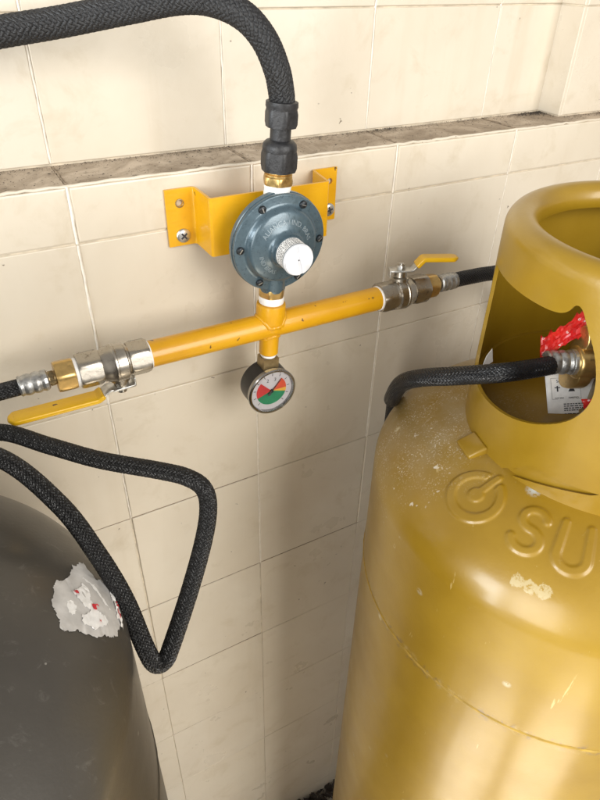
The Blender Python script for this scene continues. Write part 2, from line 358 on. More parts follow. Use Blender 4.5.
def put_tile(cx, y, cz, w, h, name='tile', jig=.0005, rot=0., **kw):
    o = bpy.data.objects.new(name, tile_mesh(w, h, **kw)); COL.objects.link(o); o.parent = wall
    o.location = Vector((cx, y+random.uniform(-jig, jig*.4), cz)) - WL
    o.rotation_euler = (random.uniform(-.0025, .0025)+rot, random.uniform(-.0015, .0015), random.uniform(-.003, .003)); return o
JV, JH = .0018, .0012
for k in range(-5, 7):
    for i in range(len(ROWS)-1):
        z1, z0 = ROWS[i], ROWS[i+1]
        if i == 0: put_tile(k*TW+TW/2, 0, (z1-.0015+z0)/2, TW-JV, z1-z0-.0015-JH, bv=.0016)
        elif i >= 5 or (k >= 1 and i >= 4):   # low down the paint has filled most of the joints
            put_tile(k*TW+TW/2, 0, (z1+z0)/2, TW-.0008, z1-z0-.0004, bv=.0003, jig=.0001)
        else: put_tile(k*TW+TW/2, 0, (z1+z0)/2, TW-JV, z1-z0-JH)
    # ledge tile lies flat: its face is turned upwards
    o = put_tile(k*TW+TW/2, 0, 0, TW-JV*.7, BACK, name='ledge_tile', jig=0, mat='ledge'); o.rotation_euler = (-math.pi/2+random.uniform(-.006, .006), 0, 0)
    o.location = Vector((k*TW+TW/2, BACK/2+.001, .0+random.uniform(-.0006, .0004))) - WL
PX, PF = .5345, .0237                       # a shallow pier at the right end of the upper wall
for k in range(-5, 4):
    x0, x1 = k*TW, min((k+1)*TW, PX+.004)
    for z0, z1 in ((.0, .1030), (.1030, .2530)):
        put_tile((x0+x1)/2, BACK, (z0+z1)/2+.0008, x1-x0-JV, z1-z0-JH)
obj('pier_core', box(PX+.0013, 1.05, PF+.0013, .3, -.002, .26), M['joint'], wall, 0)
for z0, z1 in ((.0, .1030), (.1030, .2530)):
    for j in range(4): put_tile(PX+.003+j*TW+TW/2, PF, (z0+z1)/2+.0008, TW-JV, z1-z0-JH)
    o = put_tile(0, 0, 0, BACK-PF+.002, z1-z0-JH, name='pier_side_tile'); o.rotation_euler = (0, 0, -math.pi/2)
    o.location = Vector((PX, (BACK+PF)/2+.001, (z0+z1)/2+.0008)) - WL
# thick wavy lines of joint paint in the upright joints, each its own strip
def joint_bead(x, y, z0, z1, r=.0011, proud=.0000):
    n = max(6, int((z1-z0)/.006)); zs = np.linspace(z0, z1, n)
    P = np.stack([x+rng.normal(0, .00016, n), np.full(n, y+.0009-proud)+rng.normal(0, .00015, n), zs], 1); path = (P, zs)
    rr = r*(1+rng.normal(0, .10, n)).clip(.6, 1.5)
    obj('joint_strip', tube(None, rr, 8, path=path), M['bead'], wall, 60)
for k in range(-1, 5):
    for i in range(7):
        if i >= 3 and (k != 1 or i > 3): continue
        joint_bead(k*TW, 0, ROWS[i+1], ROWS[i]-.001, .0013 if k < 1 and i < 2 else .0010, .0001 if i < 2 else -.0001)
    joint_bead(k*TW, BACK, .002, .103, .0011)
    joint_bead(k*TW, BACK, .103, .25, .0011)
# cracked lying joints of the lower rows, dark with dirt
for x0, x1, z in ((0, .15, ROWS[3]), (-.15, 0, ROWS[3]), (0, .15, ROWS[4]), (.15, .30, ROWS[4]), (-.15, 0, ROWS[5]), (0, .15, ROWS[5]), (-.15, 0, ROWS[4]), (.15, .30, ROWS[7]), (0, .15, ROWS[6])):
    n = 40; xs = np.linspace(x0+.001, x1-.001, n); P = np.stack([xs, np.full(n, .0009), z+rng.normal(0, .00012, n)], 1)
    obj('cracked_joint', tube(None, .00075*(1+rng.normal(0, .2, n)).clip(.4, 1.6), 6, path=(P, xs)), M['crack'], wall, 60)
for k in range(-1, 5):      # dark cracks between the ledge tiles
    n = 16; ys = np.linspace(.003, BACK-.001, n); P = np.stack([k*TW+rng.normal(0, .0003, n), ys, np.full(n, -.0001)], 1)
    obj('cracked_joint', tube(None, .0008*(1+rng.normal(0, .25, n)).clip(.4, 1.7), 6, path=(P, ys)), M['crack'], wall, 60)
# worn paint roll along the ledge's front edge
n = 300; xs = np.linspace(-.7, 1.0, n)
P = np.stack([xs,   .0014+rng.normal(0, .0003, n), -.0012+rng.normal(0, .0003, n)], 1)
obj('ledge_edge_paint', tube(None, .0013*(1+rng.normal(0, .10, n)), 8, path=(P, xs)), M['tile'], wall, 70)

floor_v = [(-3, -3, FLOOR), (3, -3, FLOOR), (3, .2, FLOOR), (-3, .2, FLOOR)]
fo = obj('floor', (floor_v, [[0, 1, 2, 3]]), M['floor'], None, 0); fo['kind'] = 'structure'
# crumbs of dirt lying on the ledge, thickest in the back corner
V, F = [], []
def crumb(x, y, z, s):
    b = len(V); q = rng.normal(0, 1, (5, 3)); q /= np.linalg.norm(q, axis=1)[:, None]; q[:, 2] *= .6; q *= s*rng.uniform(.5, 1.2, (5, 1))
    for p in q: V.append((x+p[0], y+p[1], z+abs(p[2])*.8))
    F.extend([[b, b+1, b+2], [b, b+2, b+3], [b, b+3, b+4], [b, b+4, b+1], [b+1, b+2, b+4], [b+2, b+3, b+4]])
for i in range(2600):
    x = rng.uniform(-.15, .62); back = (BACK if x < PX else PF)-.0015
    y = back-abs(rng.normal(0, .006)) if rng.random() < .62 else rng.uniform(.003, back)
    if y < .002: continue
    crumb(x, y, .0006, rng.uniform(.0004, .0011)*(1.6 if rng.random() < .06 else 1))
for i in range(500):
    x = PX-abs(rng.normal(0, .02)); crumb(x, BACK-.002-abs(rng.normal(0, .007)), .0006, rng.uniform(.0005, .0015))
for i in range(160):
    crumb(.318+rng.normal(0, .012), BACK-.002-abs(rng.normal(0, .004)), .0007, rng.uniform(.0005, .0014))
o = obj('ledge_dirt', (V, F), M['dirt'], None, 0); o['kind'] = 'stuff'; o['label'] = 'black crumbs of dirt and dust lying along the back of the ledge'; o['category'] = 'dirt'
# a heap of dark rubbish in the corner of floor and wall
V, F = [], []
for i in range(700): crumb(rng.uniform(.2, .6), -abs(rng.normal(0, .03))-.004, FLOOR+abs(rng.normal(0, .012)), rng.uniform(.003, .012))
o = obj('floor_debris', (V, F), M['dirt'], None, 0); o['kind'] = 'stuff'; o['label'] = 'black debris on the floor at the foot of the wall'; o['category'] = 'debris'

# ------------------------------------------------------------------ bracket
def fillet(P, r, n=6):
    out = [P[0]]
    for i in range(1, len(P)-1):
        a, b, c = map(np.array, (P[i-1], P[i], P[i+1])); u = (a-b)/np.linalg.norm(a-b); w = (c-b)/np.linalg.norm(c-b)
        ang = math.acos(float(u@w)); d = r/math.tan(ang/2); p0, p1 = b+u*d, b+w*d; ctr = b+(u+w)/np.linalg.norm(u+w)*r/math.sin(ang/2)
        a0 = math.atan2(*(p0-ctr)[::-1]); a1 = math.atan2(*(p1-ctr)[::-1]); da = (a1-a0+math.pi) % (2*math.pi)-math.pi
        out += [tuple(ctr+r*np.array([math.cos(a0+da*t), math.sin(a0+da*t)])) for t in np.linspace(0, 1, n)]
    return out+[P[-1]]
br = thing('wall_bracket', 'yellow folded steel bracket screwed to the wall behind the round blue regulator', 'bracket', (.15, 0, -.0600))
PL = fillet([(.0722, -.0027), (.0958, -.0027), (.0962, -.0365), (.2045, -.0365), (.2092, -.0027), (.2325, -.0027)], .0026)
PL = np.array(PL); T = np.gradient(PL, axis=0); T /= np.linalg.norm(T, axis=1)[:, None]; N = np.stack([-T[:, 1], T[:, 0]], 1); Q = PL+N*.0022
ring = [tuple(p) for p in PL]+[tuple(p) for p in Q[::-1]]; nb = len(PL)
zt0, zb0 = -.0126, -.0598
V = [(x, y, zb0) for x, y in ring]+[(x, y, zt0) for x, y in ring]; m = len(ring); F = []
for i in range(m): j = (i+1) % m; F.append([i, j, m+j, m+i])
for i in range(nb-1):
    a, b, c, d = i, i+1, m-2-i, m-1-i; F.append([a, d, c, b]); F.append([m+a, m+b, m+c, m+d])
pl = obj('plate', (V, F), M['bracket'], br, 30)
bm = bmesh.new(); bm.from_mesh(pl.data); bmesh.ops.recalc_face_normals(bm, faces=bm.faces); bm.to_mesh(pl.data); bm.free()
hole = lambda x, z, r=.0027: lathe(frame((x, -.012, z), (0, 1, 0)), [(r, 0), (r, .03)], 20)
boolean_cut(pl, hole(.0838, -.0243)); boolean_cut(pl, hole(.2255, -.0243)); pl.data.set_sharp_from_angle(angle=R_(28))
rr = obj('hole_rust', lathe(frame((.0838, -.00286, -.0243), (0, -1, 0)), [(.0027, .0), (.0029, .0003), (.0036, .0002), (.0037, 0)], 20, False), M['oldbrass'], br)
def screw(x, z, ang):
    fr = frame((x, -.0029, z), (0, -1, 0), (math.cos(ang), 0, math.sin(ang)))
    s = obj('screw', lathe(fr, [(.0058, 0), (.0060, .0006), (.0056, .0014), (.0042, .0021), (.002, .0024), (.0001, .0025)], 28), M['zinc'], br)
    c = join(*[prism(fr, [(-.0032, -.0007), (.0032, -.0007), (.0032, .0007), (-.0032, .0007)] if q else [(-.0007, -.0032), (.0007, -.0032), (.0007, .0032), (-.0007, .0032)], .0015, .00262+q*.00004) for q in (0, 1)])
    obj('cross_slot', c, M['ink'], s, 0)
screw(.0846, -.0512, .7); screw(.2255, -.050, .3)

# ------------------------------------------------------------------ upright of the manifold: slightly out of plumb
SU = np.array([.061, 0, .998]); SU /= np.linalg.norm(SU); ST = np.array([.1385, -.055, -.1235])
def sp(s): return ST+SU*s
FS = lambda s: frame(sp(s), SU)

# regulator
reg = thing('gas_regulator', 'round slate blue gas pressure regulator with a white slotted cap', 'gas regulator', tuple(sp(.030)))
ra = Vector((0.0, -1, -.06)).normalized(); rc = sp(.0775); rc[1] = -.0600
RF = frame(rc, ra, (.998, 0, -.061))
def rlathe(p, n=72, **k): return lathe(RF, [(r*(1.03 if r > .02 else 1), h) for r, h in p], n, **k)
body = obj('body', join(rlathe([(.018, -.0222), (.024, -.0222), (.0285, -.019), (.031, -.012), (.0325, -.0045), (.0388, -.0040), (.0396, -.0030), (.0396, .0004), (.0390, .0010)]),
    lathe(FS(0), [(.0125, .072), (.0125, .1115), (.0118, .1125)], 8, phase=math.pi/8), lathe(FS(0), [(.0105, .034), (.0112, .036), (.0112, .07)], 32)), M['regblue'], reg)
cover = obj('cover', rlathe([(.0380, .0011), (.0389, .0013), (.0391, .0022), (.0391, .0042), (.0386, .0050), (.0375, .0053), (.0325, .0055), (.0308, .0062), (.0298, .0078), (.0289, .0098), (.0277, .0111), (.0262, .0118), (.0215, .0129), (.0168, .0143), (.0148, .0156), (.0136, .0174), (.0131, .0200), (.0130, .0215), (.0118, .0216)], 96), M['regblue'], reg)
for k in range(6):
    a = R_(60*k+2); o0, x, y, z = RF; c = o0+.0353*(math.cos(a)*x+math.sin(a)*y)
    s = obj('bolt', lathe(frame(c, z), [(.0031, .0050), (.0032, .0056), (.0031, .0066), (.0026, .0074), (.0014, .0078), (.0001, .0079)], 20), M['blackscrew'], reg)
    aa = random.uniform(0, 3); fr = frame(c, z, (math.cos(aa), 0, math.sin(aa)))
    obj('slot', prism(fr, [(-.0019, -.00035), (.0019, -.00035), (.0019, .00035), (-.0019, .00035)], .0072, .00792), M['zinc'], s, 0)
obj('boss', rlathe([(.0112, .0200), (.0122, .0205), (.0122, .0330), (.0115, .0336)], 64), M['regblue'], reg)
lab_a = np.linspace(R_(60), R_(232), 40)
V = [(.01245*math.cos(a), .01245*math.sin(a), h) for a in lab_a for h in (.0218, .0322)]+[(.01225*math.cos(a), .01225*math.sin(a), h) for a in lab_a for h in (.0218, .0322)]
F = [[2*i, 2*i+2, 2*i+3, 2*i+1] for i in range(39)]
lb = obj('paper_label', (tr(RF, V), F), M['paper'], reg)
def bend_on_boss(V, r, hc, ac):      # text running round the boss
    V = np.asarray(V); a = ac - V[:, 0]/r; h = hc+V[:, 1]; rr = r+V[:, 2]
    return tr(RF, np.stack([rr*np.cos(a), rr*np.sin(a), h], 1))
T_, F_ = [], []
for row in range(6):      # unreadable rows of fine print
    h = .0306-row*.0016; x = -.0165
    while x < .0165:
        w = random.uniform(.0012, .0034)
        if x+w > .0168: break
        a0, a1 = R_(146)-x/.0125, R_(146)-(x+w)/.0125; b = len(T_)
        T_ += [(.01252*math.cos(a), .01252*math.sin(a), hh) for a, hh in ((a0, h), (a1, h), (a1, h+.0007), (a0, h+.0007))]; F_.append([b, b+1, b+2, b+3]); x += w+.0006
obj('label_print', (tr(RF, T_), F_), M['ink'], lb, 0)
cap = obj('cap', rlathe([(.0119, .0328), (.0126, .0332), (.0127, .0352), (.0122, .0358), (.0001, .0358)], 64), M['white'], reg)
for sgn in (-1, 1):
    pts = []; sl = .0010
    for t in np.linspace(-1, 1, 25):
        a0 = math.asin(sl/.0120); a = (math.pi/2-a0)*t; pts.append((.0120*math.cos(a)*sgn, .0120*math.sin(a)))
    if sgn < 0: pts = pts[::-1]
    ca, sa = math.cos(R_(16)), math.sin(R_(16)); pts = [(x*ca-y*sa, x*sa+y*ca) for x, y in pts]
    bevel(obj('cap_half', prism(RF, pts, .0356, .0371), M['white'], cap), .0004, 2)
obj('cap_hole', lathe(RF, [(.0006, .0358), (.0006, .0360)], 12), M['ink'], cap)
def arc_text(txt, r, ac, size, flip, h):
    V, F = glyphs(txt, size, .00025)
    if not flip: a = ac - V[:, 0]/r; rr = r+V[:, 1]
    else: a = ac + V[:, 0]/r; rr = r-V[:, 1]
    slope = (.0129-.0143)/(.0215-.0168)
    hh = h+(rr-.0215)*slope+V[:, 2]
    return tr(RF, np.stack([rr*np.cos(a), rr*np.sin(a), hh], 1)), F
obj('cast_lettering', arc_text('ALIANÇA / IND. BRAS', .0212, R_(84), .0054, False, .01305), M['regtext'], cover, 0)
obj('cast_lettering', arc_text('IND BRAS', .0212, R_(222), .0050, True, .01305), M['regtext'], cover, 0)
obj('inlet_tape', lathe(FS(0), [(.0098, .1110), (.0105, .1120), (.0108, .1150), (.0103, .1180), (.0106, .1200), (.0098, .1225)], 32), M['tape'], reg)
obj('inlet_nut', join(hexnut(FS(0), .0122, .1215, .1275, .001, .35), lathe(FS(0), [(.0104, .1270), (.0108, .1278), (.0108, .1295), (.0100, .1300), (.0110, .1306), (.0110, .1320)], 32)), M['brass'], reg)
obj('outlet_nut', join(hexnut(FS(0), .0118, .0288, .0372, .001, .6), lathe(FS(0), [(.0088, .0200), (.0088, .0300)], 28)), M['brass'], reg)
obj('outlet_tape', lathe(FS(0), [(.0092, .0215), (.0106, .0226), (.0109, .0250), (.0105, .0276), (.0097, .0290)], 28), M['tape'], reg)

# ------------------------------------------------------------------ top supply hose
TOP = [(-.42, .020, .030), (-.24, .018, .066), (-.14, .015, .083), (-0.0565, 0.0140, 0.0921), (-0.0201, 0.0150, 0.0965), (0.0179, 0.0120, 0.1015), (0.0592, -0.0000, 0.1091), (0.0925, -0.0160, 0.1155), (0.1121, -0.0290, 0.1145), (0.1278, -0.0420, 0.1067), (0.1386, -0.0500, 0.0932), (0.1452, -0.0550, 0.0759), (.1486, -.0550, .0618), tuple(sp(.1785))]
th = thing('supply_hose', 'thick black braided hose arching over from the left onto the top of the regulator', 'hose', tuple(sp(.132)))
obj('hose', tube(TOP, .0090, 84, .0008, braid(13, .0090, .0010, 1.05)), M['hosecloth'], th, 0)
obj('sleeve', join(lathe(FS(0), [(.0108, .1800), (.0118, .1795), (.0120, .1765), (.0114, .1750), (.0114, .1740)], 32), hexnut(FS(0), .0124, .1625, .1745, .0014, .2)), M['blackrubber'], th)
obj('neck', lathe(FS(0), [(.0078, .150), (.0078, .164)], 32), M['blackrubber'], th)
obj('swivel_nut', join(hexnut(FS(0), .0142, .1315, .1460, .0016, .2), lathe(FS(0), [(.0128, .1455), (.0131, .1480), (.0125, .1510), (.0105, .1530), (.0080, .1538)], 36)), M['blackrubber'], th)

# ------------------------------------------------------------------ manifold pipe
PZ, PY = -.1232, -.0550
mani = thing('gas_manifold', 'horizontal yellow painted steel pipe joining the two valves under the regulator', 'pipe', (.1385, -.055, -.1510))
n = 90
obj('pipe', lathe(frame((.0262, PY, PZ), (1, 0, 0)), [(.0100, 0), (.0110, .0006), (.0111, .10), (.0111, .2285), (.0100, .2292)], 48), M['yellow'], mani)
obj('upper_socket', lathe(FS(0), [(.0120, -.002), (.0127, .004), (.0127, .0200), (.0123, .0215), (.0100, .0218)], 48), M['yellow'], mani)
obj('lower_socket', lathe(FS(0), [(.0080, -.0275), (.0086, -.0268), (.0086, -.004)], 36), M['yellow'], mani)
def weld(rs, sign, wr):
    a = np.linspace(0, 2*math.pi, 61); y = rs*np.sin(a); x = rs*np.cos(a); z = np.sqrt(np.maximum(.0111**2-np.clip(y, -.0106, .0106)**2, 0))
    P = np.array([sp(0)+np.array([xx, yy, 0])+SU*sign*zz for xx, yy, zz in zip(x, y, z)]); s = a
    r_ = wr*(1+.07*np.sin(a*17)+rng.normal(0, .08, 61)); r_[-1] = r_[0]
    return tube(None, r_, 10, path=(P, s))
obj('weld_bead', weld(.0122, 1, .0019), M['yellow'], mani); obj('weld_bead', weld(.0084, -1, .0015), M['yellow'], mani)
for c, s in (((.1372, -.0636, -.1452), 1.0), ((.2365, -.0640, -.1165), .6), ((.2442, -.0655, -.1245), .7), ((.240, -.0650, -.1155), .5)):
    n_ = 9; V = [c]; 
    for j in range(n_):
        a = 2*math.pi*j/n_; rr = .0021*s*rng.uniform(.6, 1.3); V.append((c[0]+rr*.7*math.cos(a), c[1]+.00035, c[2]+rr*1.3*math.sin(a)))
    obj('paint_chip', (V, [[0, 1+j, 1+(j+1) % n_] for j in range(n_)]), M['oldbrass'], mani)

# ------------------------------------------------------------------ ball valves
def lever(fr, L0, L1, rise, wid, th_, xs=0.):
    """bent strip: starts at the hub, climbs by rise, runs out to L1; local x along, z away from the valve"""
    cl = [(-.010, 0), (L0*.55, 0), (L0, rise), (L1, rise)]
    cl = np.array(fillet(cl, .0035, 6)); T = np.gradient(cl, axis=0); T /= np.linalg.norm(T, axis=1)[:, None]; N = np.stack([-T[:, 1], T[:, 0]], 1)
    return cl, N
def strip(fr, cl, N, wid, th_, round_end):
    V, F = [], []; m = len(cl); Ltot = cl[-1, 0]
    for i in range(m):
        w = wid(cl[i, 0]) if callable(wid) else wid
        for s, t in ((-1, -1), (1, -1), (1, 1), (-1, 1)):
            p = cl[i]+N[i]*t*th_/2; V.append((p[0], s*w/2, p[1]))
    for i in range(m-1):
        for j in range(4): k = (j+1) % 4; F.append([i*4+j, (i+1)*4+j, (i+1)*4+k, i*4+k])
    F.append([0, 1, 2, 3]); F.append([(m-1)*4+j for j in (3, 2, 1, 0)])
    return tr(fr, V), F
def ball_valve(label, x0, sgn, stem_dir, lever_dir, stem_h, lever_len, rise):
    """x0: pipe end; sgn: direction away from the pipe"""
    v = thing('ball_valve', label, 'valve', (x0, PY, PZ), 'ball valves at the two ends of the yellow pipe')
    A = frame((x0, PY, PZ), (sgn, 0, 0), (0, 0, 1))
    obj('thread_tape', lathe(A, [(.0105, -.0018), (.0116, -.0012), (.0118, .0002), (.0112, .0012)], 32), M['tape'], v)
    obj('body', join(hexnut(A, .0146, .0, .0160, .0012, .26), lathe(A, [(.0120, .0150), (.0128, .0162), (.0131, .0180), (.0150, .0190), (.0153, .0225), (.0150, .0262), (.0156, .0268), (.0156, .0282), (.0148, .0292), (.0140, .0330), (.0126, .0370), (.0118, .0390)], 48)), M['nickel'], v)
    obj('end_nut', hexnut(A, .0146, .0380, .0550, .0012, .26), M['nickel'], v)
    c = np.array([x0+sgn*.0245, PY, PZ]); sd = Vector(stem_dir).normalized(); FR = frame(c, sd, lever_dir)
    st = obj('stem', lathe(FR, [(.0080, .0125), (.0080, .0160), (.0062, .0172), (.0060, stem_h-.0030), (.0040, stem_h-.0028), (.0040, stem_h+.0035)], 28), M['nickel'], v)
    hub = obj('lever_hub', join(prism(FR, [(-.0105, -.0065), (.0080, -.0075), (.0080, .0075), (-.0105, .0065)], stem_h-.0030, stem_h-.0012), prism(FR, [(-.0112, -.0050), (-.0098, -.0050), (-.0098, .0050), (-.0112, .0050)], stem_h-.0085, stem_h-.0012)), M['zinc'], v); bevel(hub, .0004, 2)
    obj('hub_nut', join(hexnut(FR, .0047, stem_h-.0012, stem_h+.0026, .0006), lathe(FR, [(.0024, stem_h), (.0024, stem_h+.0042)], 16)), M['zinc'], v)
    HF = frame(tuple(c+np.array(sd)*(stem_h-.0021)), sd, lever_dir)
    cl = np.array(fillet([(.0055, 0), (.0105, 0), (.0205, rise), (lever_len*.96, rise), (lever_len, rise-.0012)], .0032, 6)); cl = np.vstack([cl[:1], cl[1:]])
    k = len(cl); dense = [cl[0]]
    for i in range(1, k):
        q = max(1, int(np.linalg.norm(cl[i]-cl[i-1])/.002)); dense += [cl[i-1]+(cl[i]-cl[i-1])*t for t in np.linspace(0, 1, q+1)[1:]]
    cl = np.array(dense); T = np.gradient(cl, axis=0); T /= np.linalg.norm(T, axis=1)[:, None]; N = np.stack([-T[:, 1], T[:, 0]], 1)
    def wd(x): return .0150 if x < lever_len-.006 else .0150*math.sqrt(max(.02, 1-((x-lever_len+.006)/.0062)**2))
    split = next(i for i, p in enumerate(cl) if p[0] > .0135)
    bevel(obj('lever_arm', strip(HF, cl[:split+1], N[:split+1], .0125, .0020, False), M['zinc'], v), .0004, 2)
    hd = bevel(obj('handle', strip(HF, cl[split:], N[split:], wd, .0044, True), M['handle'], v), .0013, 3)
    return v, A, HF, hd
vl, AL, HL, handL = ball_valve('nickel ball valve at the left end of the yellow pipe with its lever below', .0285, -1, (0, .03, -1), (-1, 0, 0), .0240, .088, .0060)
vr, AR, HR, handR = ball_valve('nickel ball valve at the right end of the yellow pipe with its lever above', .2532, 1, (0.04, .10, .99), (.90, -.43, 0), .0255, .053, .0110)
V, F = glyphs('25', .0052, .0001)
V = np.stack([.060+V[:, 1], -V[:, 0], -V[:, 2]*1.0+.0075-.00245], 1)
obj('size_mark', (tr(HL, V), F), M['ink'], handL, 0)

# ------------------------------------------------------------------ pressure gauge
gc = sp(-.0625); gau = thing('pressure_gauge', 'small round pressure gauge with red and green dial hanging under the yellow pipe', 'gauge', (gc[0], PY, gc[2]-.0235))
gc = np.array([gc[0], -.0445, gc[2]]); GF = frame(gc, (0, -1, -.02), (.998, 0, -.061))
obj('stem_nut', join(prism(FS(0), [(-.0075, -.0068), (.0075, -.0068), (.0075, .0068), (-.0075, .0068)], -.0425, -.0312), lathe(FS(0), [(.0062, -.0315), (.0062, -.0265)], 24)), M['oldbrass'], gau)
obj('stem_tape', lathe(FS(0), [(.0066, -.0308), (.0071, -.0298), (.0067, -.0285)], 24), M['tape'], gau)
obj('case', lathe(GF, [(.012, -.0012), (.0205, -.0010), (.0222, .0004), (.0226, .0030), (.0226, .0190), (.0215, .0192)], 72), M['gaugeblack'], gau)
obj('bezel', lathe(GF, [(.0222, .0180), (.0233, .0186), (.0238, .0202), (.0238, .0228), (.0230, .0238), (.0216, .0236), (.0210, .0222), (.0210, .0200)], 72, False), M['chrome'], gau)
dial = obj('dial', lathe(GF, [(.0210, .0195), (.0210, .0202)], 72), M['dialwhite'], gau)
def sector(a0, a1, r0, r1, h, mat):
    n = max(3, int(abs(a1-a0)/4)); A = np.radians(np.linspace(a0, a1, n)); V, F = [], []
    for a in A: V += [(r0*math.cos(a), r0*math.sin(a), h), (r1*math.cos(a), r1*math.sin(a), h)]
    for i in range(n-1): F.append([2*i, 2*i+1, 2*i+3, 2*i+2])
    return obj('dial_sector', (tr(GF, V), F), M[mat], dial, 0)
sector(138, 203, .0006, .0152, .02035, 'dred'); sector(203, 346, .0006, .0152, .02035, 'dgreen'); sector(346, 363, .0006, .0152, .02035, 'dyellow'); sector(3, 52, .0006, .0152, .02035, 'dorange')
V, F = [], []
for k in range(11):
    a = R_(225-27*k+0); b = len(V); l0, l1, w = .0160, .0186, .00035
    cx, sx = math.cos(a), math.sin(a); V += [(l0*cx-w*sx, l0*sx+w*cx, .02038), (l1*cx-w*sx, l1*sx+w*cx, .02038), (l1*cx+w*sx, l1*sx-w*cx, .02038), (l0*cx+w*sx, l0*sx-w*cx, .02038)]; F.append([b, b+1, b+2, b+3])
obj('tick_marks', (tr(GF, V), F), M['ink'], dial, 0)
for tx, px, py in (('2', -.0045, .0115), ('3', .0030, .0115)):
    V, F = glyphs(tx, .0052, .00004); V = V+np.array([px, py, .0204]); obj('dial_figure', (tr(GF, V), F), M['ink'], dial, 0)
a = R_(52); nd = [(-.0055, -.0011), (-.0040, -.0017), (.0, -.0006), (.0135, -.00025), (.0150, 0), (.0135, .00025), (0, .0006), (-.0040, .0017), (-.0055, .0011)]
nd = [(x*math.cos(a)-y*math.sin(a), x*math.sin(a)+y*math.cos(a)) for x, y in nd]
ndl = obj('needle', prism(GF, nd, .0212, .0215), M['ink'], gau, 0); obj('needle_hub', lathe(GF, [(.0016, .0203), (.0016, .0219), (.0010, .0222)], 20), M['blackscrew'], ndl)
obj('glass', lathe(GF, [(.0211, .0226), (.0211, .0232)], 48), M['glass'], gau)

# ------------------------------------------------------------------ gas cylinders
def gas_cylinder(label, C, z0, b, body_mat, collar_mat, emboss, open_poly, fine=None, seam=-.368):
    g = thing('gas_cylinder', label, 'gas cylinder', (C[0], C[1], FLOOR), 'gas cylinders on either side of the manifold')
    R = .188
    prof = [(.150, FLOOR), (.155, FLOOR), (.155, FLOOR+.05), (.168, FLOOR+.065), (.182, FLOOR+.10), (.188, FLOOR+.15)]
    prof += [(R, z) for z in np.linspace(FLOOR+.2, z0-.004, 26)]
    nf = 150 if emboss else 60
    ph = np.concatenate([np.linspace(0, math.acos(.095/R), nf), np.linspace(math.acos(.09/R), math.pi/2-.01, 12)])
    prof += [(R*math.cos(p), z0+b*math.sin(p)) for p in ph]; prof = np.array(prof)
    if emboss:
        f0, f1 = 165, 228; az = np.concatenate([np.linspace(f0, f1, 260, endpoint=False), np.linspace(f1, f0+360, 110, endpoint=False)])
    else: az = np.linspace(0, 360, 160, endpoint=False)
    azr = np.radians(az); Rr = prof[:, 0][:, None]*np.ones(len(az)); Z = prof[:, 1][:, None]*np.ones(len(az)); nr = np.zeros_like(Rr); nz = np.zeros_like(Rr)
    d = np.gradient(prof, axis=0); d /= np.linalg.norm(d, axis=1)[:, None]+1e-12; nr = d[:, 1][:, None]*np.ones(len(az)); nz = -d[:, 0][:, None]*np.ones(len(az))
    if emboss: H = emboss(Rr, azr[None, :]*np.ones_like(Rr)); Rr = Rr+nr*H; Z = Z+nz*H
    V = np.stack([C[0]+Rr*np.cos(azr), C[1]+Rr*np.sin(azr), Z], -1).reshape(-1, 3); m, n = Rr.shape; idx = np.arange(m*n).reshape(m, n); A = idx[:-1]; D = idx[1:]
    F = np.stack([A, np.roll(A, -1, 1), np.roll(D, -1, 1), D], -1).reshape(-1, 4).tolist(); F.append([(m-1)*n+j for j in range(n)])
    bd = obj('body', (V, F), body_mat, g, 60)
    a = np.linspace(0, 2*math.pi, 361); nz_ = rng.normal(0, .00010, 361); nz_[-1] = nz_[0]
    P = np.stack([C[0]+(R-.0004)*np.cos(a), C[1]+(R-.0004)*np.sin(a), seam+nz_], 1)
    rr = .0013*(1+rng.normal(0, .08, 361)); rr[-1] = rr[0]
    obj('weld_seam', tube(None, rr, 10, path=(P, a), caps=False), M['seam'] if emboss else body_mat, bd, 0)
    # collar: sheet ring with a rolled-in rim, cut by a hand opening
    rc = .113; zb = z0+b*.8-.006; dz = z0+.25
    t = .0028; o_ = [(rc, zb), (rc, zb+.03), (rc, -.075+dz), (rc+.0006, -.045+dz), (rc+.0008, -.030+dz)]
    cc, rz, rr_ = rc-.0112, -.0190+dz, .0120
    arc = [(cc+rr_*math.cos(q), rz+(rr_+.001)*math.sin(q)) for q in np.radians(np.linspace(0, 205, 22))]
    inner = [(cc+(rr_-t)*math.cos(q), rz+(rr_-t)*math.sin(q)) for q in np.radians(np.linspace(205, 0, 22))]
    pr = o_+arc+inner+[(rc-t+.0006, -.045+dz), (rc-t, -.075+dz), (rc-t, zb+.03), (rc-t, zb)]
    n = 144; aa = np.arange(n)*2*math.pi/n; V = np.concatenate([np.stack([C[0]+r*np.cos(aa), C[1]+r*np.sin(aa), np.full(n, z)], 1) for r, z in pr]); F = []
    m = len(pr)
    for i in range(m):
        for j in range(n): k = (j+1) % n; i2 = (i+1) % m; F.append([i*n+j, i*n+k, i2*n+k, i2*n+j])
    col = obj('collar', (V, F), collar_mat, g, 40)
    for poly in open_poly:
        V = [(C[0]+r*math.cos(R_(p)), C[1]+r*math.sin(R_(p)), z) for r in (.095, .135) for p, z in poly]; k = len(poly)
        F = [list(range(k))[::-1], [k+i for i in range(k)]]+[[i, (i+1) % k, k+(i+1) % k, k+i] for i in range(k)]
        boolean_cut(col, (V, F))
    return g, bd, col
def smooth_poly(P, it=3):
    P = np.array(P, float)
    for _ in range(it):
        Q = np.roll(P, -1, 0); P = np.stack([.75*P+.25*Q, .25*P+.75*Q], 1).reshape(-1, 2)
    return P.tolist()
